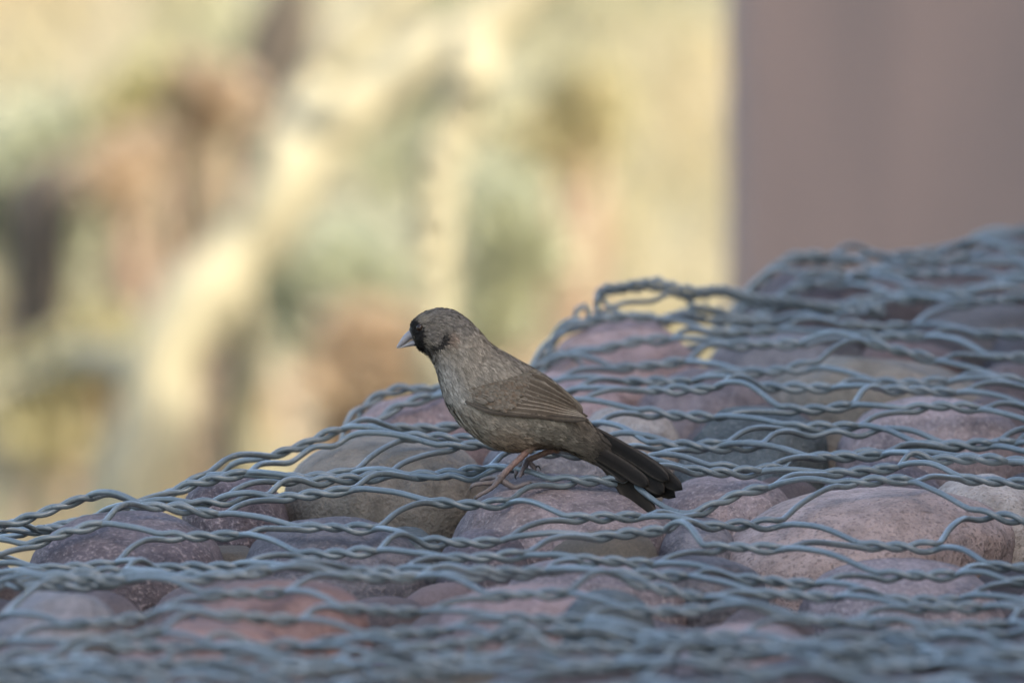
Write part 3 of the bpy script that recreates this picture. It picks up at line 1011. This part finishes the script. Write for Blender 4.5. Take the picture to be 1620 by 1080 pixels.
BRN, EDG, DRK = (.120, .094, .068), (.205, .168, .125), (.050, .040, .031)
for s in (-1, 1):
    # wing: shoulder patch with small coverts, then the long feathers on it
    pv, pf, pc = [], [], []
    r = np.random.default_rng(40 + s)
    cnt = 0
    for _ in range(1500):
        a, b = r.uniform(0, 1), r.uniform(0, 1)
        x0 = 738 + a * 110; lo = 633 + .18 * (x0 - 738); hi = 612 - .28 * (x0 - 738)
        y0 = lo + (hi - lo) * b
        if x0 > 800 + 40 * b: continue
        yy = near_y(x0, y0, s)
        if yy is None: continue
        L = r.uniform(7, 13); wd = r.uniform(1.6, 2.8)
        ang_ = R(r.normal() * 8 + 20)
        dx, dy = math.cos(ang_) * L, math.sin(ang_) * L
        ex, ey = -math.sin(ang_) * wd, math.cos(ang_) * wd
        y1 = yy + s * (.0012 + .0026 * min(1, (x0 - 736) / 45)) * (1.0 + .3 * r.uniform())
        c = np.array((.150, .122, .090)) * r.uniform(.75, 1.3)
        if r.uniform() < .3: c = np.array((.155, .108, .072)) * r.uniform(.8, 1.2)
        for (qx, qy, w_, cc) in ((x0, y0, y1 - s * .0008, c * .8), (x0 + dx * .6 + ex, y0 + dy * .6 + ey, y1, c), (x0 + dx, y0 + dy, y1 + s * .0003, c * 1.25), (x0 + dx * .6 - ex, y0 + dy * .6 - ey, y1, c)):
            pv.append(bp(qx, qy, w_)); pc.append(cc)
        pf.append([cnt, cnt + 1, cnt + 2, cnt + 3]); cnt += 4
    wing = mesh_obj('wing', pv, pf, feather_m, parent=bird, cols=np.array(pc))
    # primaries and secondaries, lowest first, fanned between the two edges
    nf = 9
    for k in range(nf):
        b = k / (nf - 1)
        q = Lw * (1 - b) + Uw * b
        q = q + np.array([0, -1.5 * math.sin(b * math.pi)])
        tipcut = [0, 1, 4, 8, 12, 14, 13, 10, 6][k]
        q[-1] = q[-1] - np.array([tipcut, tipcut * .35])
        q[-1, 1] = min(q[-1, 1], 661 - .2 * k)
        dark = b < .08
        feather([tuple(p) for p in q], 9.5 if b < .75 else 12, s, .0030 + .0016 * b, DRK if dark else np.array(BRN) * (.92 + .16 * (k % 2)),
                np.array(EDG) * (1.3 if b < .45 else .8) if not dark else (.07, .056, .042), 'flight_feather', wing, .4, curve=.06, shaft=np.array(BRN) * .85)
    # greater and median coverts
    for row, (b0, b1, x0, x1, L, wd, lf) in enumerate(((.02, .66, 0.02, .0, 44, 9, .0044), (.10, .8, -.02, 0, 28, 9, .0048))):
        for k in range(8 if row == 0 else 7):
            b = b0 + (b1 - b0) * k / (7 if row == 0 else 6)
            st_ = np.array([742, 630]) * (1 - b) + np.array([836, 592]) * b + np.array([8 - row * 14, 2 - row * 3])
            d = np.array([math.cos(R(22 - 4 * b)), math.sin(R(17 + 12 * b))])
            feather([tuple(st_), tuple(st_ + d * L * .5), tuple(st_ + d * L)], wd, s, lf, np.array((.150, .120, .088)) * (.96 + .08 * (k % 2)), (.168, .138, .103), 'covert_feather', wing, .9, n=14, shaft=(.135, .108, .079), ramp0=.15)

# tail
v, f = cone_loft([((905, 662), (880, 704), 10), ((930, 672), (900, 712), 9), ((955, 690), (925, 720), 5), ((978, 704), (955, 726), 2.5)], n=20, na=24)
tail = mesh_obj('tail', v, f, feather_m, parent=bird, cols=np.repeat(np.linspace([.075, .062, .048], [.024, .020, .016], 20), 24, axis=0))
TD, TE = (.014, .0118, .0095), (.034, .028, .022)
TF = [  # root, mid, mid, tip, width, dy, colour
    ([(935, 700, .006), (972, 736, .003), (1004, 782, -.004), (1031, 823, -.016)], 38, (.020, .016, .011), (.045, .034, .024)),
    ([(900, 692, .004), (945, 722, .004), (985, 748, .003), (1022, 774, .002)], 26, TD, TE),
    ([(905, 684, .006), (955, 712, .007), (1010, 745, .008), (1068, 784, .008)], 28, (.012, .010, .008), TE),
    ([(905, 676, .003), (955, 699, .004), (1015, 730, .005), (1079, 771, .005)], 28, TD, TE),
    ([(905, 682, -.001), (955, 708, -.001), (1005, 738, -.001), (1050, 777, -.001)], 30, (.017, .014, .011), (.050, .041, .032)),
    ([(900, 694, -.004), (940, 718, -.005), (970, 738, -.005), (993, 758, -.005)], 24, (.016, .0135, .0105), (.055, .046, .037)),
    ([(898, 688, -.006), (940, 712, -.007), (985, 738, -.006), (1026, 766, -.004)], 24, (.018, .015, .012), (.040, .033, .026)),
    ([(906, 672, -.003), (950, 692, -.003), (1005, 722, -.002), (1058, 757, -.001)], 24, TD, (.042, .035, .028)),
    ([(915, 703, .014), (958, 732, .016), (1000, 760, .017), (1040, 786, .018)], 22, TD, TE),
    ([(915, 694, .016), (958, 722, .019), (1000, 752, .021), (1045, 786, .022)], 22, TD, TE)]
for pts, w_, c_, e_ in TF:
    pts = [(a_, b_, c2 - .034 * max(0, (a_ - 955) / 125) ** 1.2) for a_, b_, c2 in pts]      # the tail swings a little towards us
    feather(pts, w_, -1, 0, c_, e_, 'tail_feather', tail, .5, n=30, curve=.5)

# ------------------------------------------------------------------ garden wall in view; unseen building added to shade the bank
def box(x0, x1, y0, y1, z0, z1):
    V = np.array([[x, y, z] for z in (z0, z1) for y in (y0, y1) for x in (x0, x1)], float)
    return V, [[0, 2, 3, 1], [4, 5, 7, 6], [0, 1, 5, 4], [2, 6, 7, 3], [0, 4, 6, 2], [1, 3, 7, 5]]


def soft_box(name, dims, m, parent, bev=.03):
    v, f = box(*dims)
    o = mesh_obj(name, v, f, m, parent=parent, smooth=False)
    b = o.modifiers.new('bevel', 'BEVEL'); b.width = bev; b.segments = 3
    return o


cx = unp(1157, 300, 2.5)[0]
garden = tag(empty('garden_wall', (cx + 1.1, 4.45, -1.3)), 'plain mauve-brown stucco garden wall whose end stands behind the bank', 'wall')
soft_box('wall', (cx, 2.6, 4.25, 4.65, -1.4, .70), stucco_m, garden)
soft_box('coping', (cx - .03, 2.65, 4.21, 4.69, .703, .77), trim_m, garden)
added_shade_house = tag(empty('added_shade_house', (4.4, -5.0, -1.3)), 'unseen long flat-roofed stucco block added beside the stone bank to shade it', 'added_shade_house')  # out of view, added so its shadow falls on the bank and garden wall
soft_box('wall', (2.6, 6.2, -14.0, 2.3, -1.4, 3.5), stucco_m, added_shade_house)
soft_box('roof', (2.5, 6.3, -14.1, 2.4, 3.503, 3.66), trim_m, added_shade_house)
for wy in (-8.0, -5.2, -2.4):  # openings on the added shading building
    fr = soft_box('window', (2.56, 2.62, wy - .65, wy + .65, -.1, 1.25), trim_m, added_shade_house, .01)
    soft_box('pane', (2.55, 2.563, wy - .56, wy - .03, 0, 1.15), glass_m, fr, .002)
    soft_box('pane', (2.55, 2.563, wy + .03, wy + .56, 0, 1.15), glass_m, fr, .002)
    soft_box('sill', (2.48, 2.61, wy - .72, wy + .72, -.16, -.105), trim_m, fr, .01)
dr = soft_box('door', (2.57, 2.62, .2, 1.2, -1.2, .9), trim_m, added_shade_house, .01)
v, f = tube([(2.545, .32, -.15), (2.52, .32, -.15), (2.515, .36, -.15), (2.515, .44, -.15)], .012)
mesh_obj('handle', v, f, trim_m, parent=dr)

# ------------------------------------------------------------------ vegetation behind
def branch_tube(pts, r0, r1, n=40, sides=12, seed=0):
    r = np.random.default_rng(seed)
    P = crom(pts, n)
    P[1:-1] += r.normal(size=(n - 2, 3)) * .004
    return tube(P, np.linspace(r0, r1, n) * .78 * (1 + .06 * np.sin(np.arange(n) * 1.1 + seed)), sides)


def leaves(centres, radii, n, size, cols, seed, flat=1.0):
    """leaf-sized faces scattered through clumps"""
    r = np.random.default_rng(seed)
    k = r.integers(0, len(centres), n)
    d = r.normal(size=(n, 3)); d /= np.linalg.norm(d, axis=1)[:, None]
    d *= (r.uniform(0, 1, n) ** .45)[:, None]
    p = np.asarray(centres)[k] + d * np.asarray(radii)[k][:, None] * np.array([1, 1, flat])
    a = r.normal(size=(n, 3)); a[:, 2] = np.abs(a[:, 2]) * .6 + .1; a /= np.linalg.norm(a, axis=1)[:, None]
    b = np.cross(a, r.normal(size=(n, 3))); b /= np.linalg.norm(b, axis=1)[:, None]
    L = size * r.uniform(.6, 1.4, n); Wd = L * r.uniform(.25, .45, n)
    V = np.stack([p, p + a * (L * .5)[:, None] + b * Wd[:, None], p + a * L[:, None], p + a * (L * .5)[:, None] - b * Wd[:, None]], 1).reshape(-1, 3)
    F = np.arange(n)[:, None] * 4 + np.array([[0, 1, 2, 3]])
    c = np.asarray(cols)[r.integers(0, len(cols), n)] * r.uniform(.75, 1.25, n)[:, None]
    return V, F, np.repeat(c, 4, axis=0)


TY = 3.8
def tp(px, py, dy=0.0): return unp(px, py, TY + dy)


base = tp(215, 1171); base[2] = float(ground_z(base[0], base[1]))
tree = tag(empty('palo_verde_tree', base), 'multi-stemmed tree with thick pale yellow-green limbs, out of focus behind the bird', 'tree')
g2 = tp(430, 1171, .25); g2[2] = float(ground_z(g2[0], g2[1])) - .05
LIMBS = [  # main leaning stem, forks, second stem, hanging limb
    ([base - np.array([0, 0, .08]), tp(212, 900), tp(232, 700), tp(268, 550), tp(335, 450), tp(425, 350), tp(480, 255), tp(545, 190), tp(650, 115), tp(750, 55), tp(880, -60), tp(1000, -190)], .062, .034),
    ([tp(425, 345), tp(455, 240), tp(495, 140, .1), tp(575, 50, .1), tp(650, -40, .1), tp(720, -160, .1)], .032, .024),
    ([tp(750, 58), tp(748, 120, -.05), tp(712, 215, -.05), tp(692, 310, -.05), tp(688, 420, -.05), tp(685, 540, -.05), tp(690, 720, -.05)], .036, .026),
    ([g2, tp(400, 900, .2), tp(388, 720, .15), tp(395, 560, .1), tp(375, 470, .05), tp(345, 445)], .040, .022),
    ([tp(250, 600), tp(140, 560, .2), tp(60, 600, .3), tp(-60, 640, .3)], .022, .012),
]
for i, (pts, r0, r1) in enumerate(LIMBS):
    v, f = branch_tube(pts, r0, r1, seed=i)
    mesh_obj('trunk' if i == 0 else 'limb', v, f, bark_m, parent=tree)
rv = np.random.default_rng(77)
cen, rad = [], []
for _ in range(26):
    q = tp(rv.uniform(-250, 1250), rv.uniform(-700, -100), rv.uniform(.1, 1.2)); cen.append(q); rad.append(rv.uniform(.08, .2))
YG = [(.34, .33, .10), (.40, .36, .13), (.30, .30, .12), (.44, .38, .17)]
V, F, C = leaves(cen, rad, 500, .045, YG, 5)
tag(mesh_obj('crown', V, F, leaf_m, parent=tree, cols=C, smooth=False), kind='stuff')

GREY_G = [(.44, .45, .31), (.50, .50, .36), (.40, .41, .27)]
OLIVE = [(.46, .41, .20), (.52, .46, .25), (.40, .36, .17)]
YELL = [(.50, .45, .26), (.54, .48, .30), (.45, .41, .23)]
ORNG = [(.54, .42, .29), (.58, .46, .32), (.50, .39, .27)]
DRYB = [(.34, .27, .16), (.28, .22, .13), (.38, .30, .19)]
TANB = [(.50, .42, .25), (.45, .38, .22), (.54, .45, .29)]


def shrub(name, px, py, y, rpx, n, size, cols, label, seed, tall=1.2):
    y = 4.2 + (y - 8.7) * .8
    c = unp(px, py, y)
    rad_ = rpx / (PXM * DIST / (DIST + y * YS))
    gz_ = float(ground_z(c[0], c[1]))
    root = tag(empty(name, (c[0], c[1], gz_)), label, 'shrub', 'desert shrubs behind the bank')
    r = np.random.default_rng(seed)
    cs, rs, st = [], [], []
    for _ in range(9):
        q = c + r.normal(size=3) * rad_ * np.array([.42, .42, .42 * tall])
        q[2] = max(q[2], gz_ + rad_ * .3)
        cs.append(q); rs.append(rad_ * r.uniform(.45, .65))
        st.append(branch_tube([np.array([c[0] + r.normal() * .03, c[1] + r.normal() * .03, gz_ - .06]), (np.array([c[0], c[1], gz_]) * .45 + q * .55) + r.normal(size=3) * .03, q], .013, .006, n=14, sides=6, seed=seed))
    v, f = merge(st)
    mesh_obj('stems', v, f, twig_m, parent=root)
    V, F, C = leaves(cs, rs, n * 3, size * .8, cols, seed + 1, tall)
    tag(mesh_obj('foliage', V, F, leaf_m, parent=root, cols=C, smooth=False), kind='stuff')


SH = [('shrub', 540, 490, 9.2, 105, 900, .05, GREY_G, 'grey-green shrub between the two pale tree limbs'),
      ('shrub', 40, 330, 10.2, 110, 800, .05, GREY_G, 'grey-green shrub beyond the dark lump standing in for shade'),
      ('shrub', 250, 205, 10.0, 70, 500, .045, OLIVE, 'olive shrub above the rust-coloured dry shrub'),
      ('dry_shrub', 345, 165, 9.9, 44, 260, .04, ORNG, 'small rust-coloured dry shrub near the tree fork'),
      ('dry_shrub', 195, 290, 9.6, 55, 330, .04, ORNG, 'rust-coloured dry shrub under the olive shrub'),
      ('dry_shrub', 575, 590, 9.0, 75, 600, .04, ORNG, 'orange dry shrub just beyond the bird\'s beak'),
      ('dry_shrub', 400, 670, 8.9, 45, 260, .04, ORNG, 'orange dry shrub low between the tree stems'),
      ('shrub', 890, 210, 10.4, 70, 300, .05, YELL, 'straw-yellow shrub behind the hanging limb'),
      ('shrub', 800, 420, 9.6, 80, 500, .05, GREY_G, 'grey-green shrub above the bird\'s back'),
      ('shrub', 110, 620, 9.1, 90, 600, .05, YELL, 'straw-yellow shrub beside the leaning trunk')]
for i, (nm, px, py, y, rp, n, sz, cl, lb) in enumerate(SH):
    shrub(nm, px, py, y, rp, n, sz, cl, lb, 300 + 11 * i)

dark_m = stone_mat('shade_gap_dark', (.06, .048, .036), (.085, .068, .05), (.12, .09, .07), .3)  # dark colour stands in for shade between the shrubs
# dark lumps added where the slope has only shaded gaps
for i, (px, py, y, w, h, lb) in enumerate([(465, 30, 10.6, 80, 70, 'dark lump standing in for a shaded gap above the tree fork'), (405, 185, 10.3, 70, 100, 'dark lump standing in for a shaded gap behind the tree fork'),
                                           (60, 430, 9.7, 120, 110, 'large dark lump standing in for a shaded gap low on the slope')]):
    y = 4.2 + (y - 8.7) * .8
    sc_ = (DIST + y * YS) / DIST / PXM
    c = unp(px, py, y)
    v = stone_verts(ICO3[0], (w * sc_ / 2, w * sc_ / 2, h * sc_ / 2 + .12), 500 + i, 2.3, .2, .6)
    o = mesh_obj('shade_gap', v + c, ICO3[1], dark_m, loc=c)
    tag(o, lb, 'shade_gap', 'dark lumps standing in for shade')

# dry grass on the slope: nobody could count the blades
rg = np.random.default_rng(901)
n = 16000
gx_, gy_ = rg.uniform(-2.0, 2.2, n), rg.uniform(5.6, 12.0, n)
gz_ = ground_z(gx_, gy_)
tuft = np.array([mnoise.noise(Vector((a * 2.2, b * 2.2, 0))) for a, b in zip(gx_, gy_)])
hue = np.array([mnoise.noise(Vector((a * 1.5 + 9, b * 1.5, 5))) for a, b in zip(gx_, gy_)])
ok = tuft > -.25
gx_, gy_, gz_, hue = gx_[ok], gy_[ok], gz_[ok], hue[ok]
n = len(gx_)
L = rg.uniform(.06, .17, n); wd = rg.uniform(.003, .007, n); az = rg.uniform(0, 2 * math.pi, n)
p0 = np.stack([gx_, gy_, gz_ - .01], -1)
lean = np.stack([rg.normal(size=n) * .35, rg.normal(size=n) * .35, np.ones(n)], -1)
sd_ = np.stack([np.cos(az), np.sin(az), np.zeros(n)], -1) * wd[:, None]
p1 = p0 + lean * (L * .55)[:, None]
p2 = p0 + lean * L[:, None] + np.stack([lean[:, 0], lean[:, 1], -.3 * np.ones(n)], -1) * (L * .35)[:, None]
V = np.stack([p0 - sd_, p0 + sd_, p1 + sd_ * .8, p2, p1 - sd_ * .8], 1).reshape(-1, 3)
F = np.arange(n)[:, None] * 5 + np.array([[0, 1, 2, 3, 4]])
h_ = np.clip(hue[:, None] * 1.6 + .5, 0, 1)
C = (np.array([.30, .31, .19]) * (1 - h_) + np.array([.42, .355, .215]) * h_) * rg.uniform(.8, 1.2, n)[:, None]
tag(mesh_obj('dry_grass', V, F, leaf_m, cols=np.repeat(C, 5, axis=0), smooth=False), 'pale dry grass covering the sunlit slope', 'grass', kind='stuff')
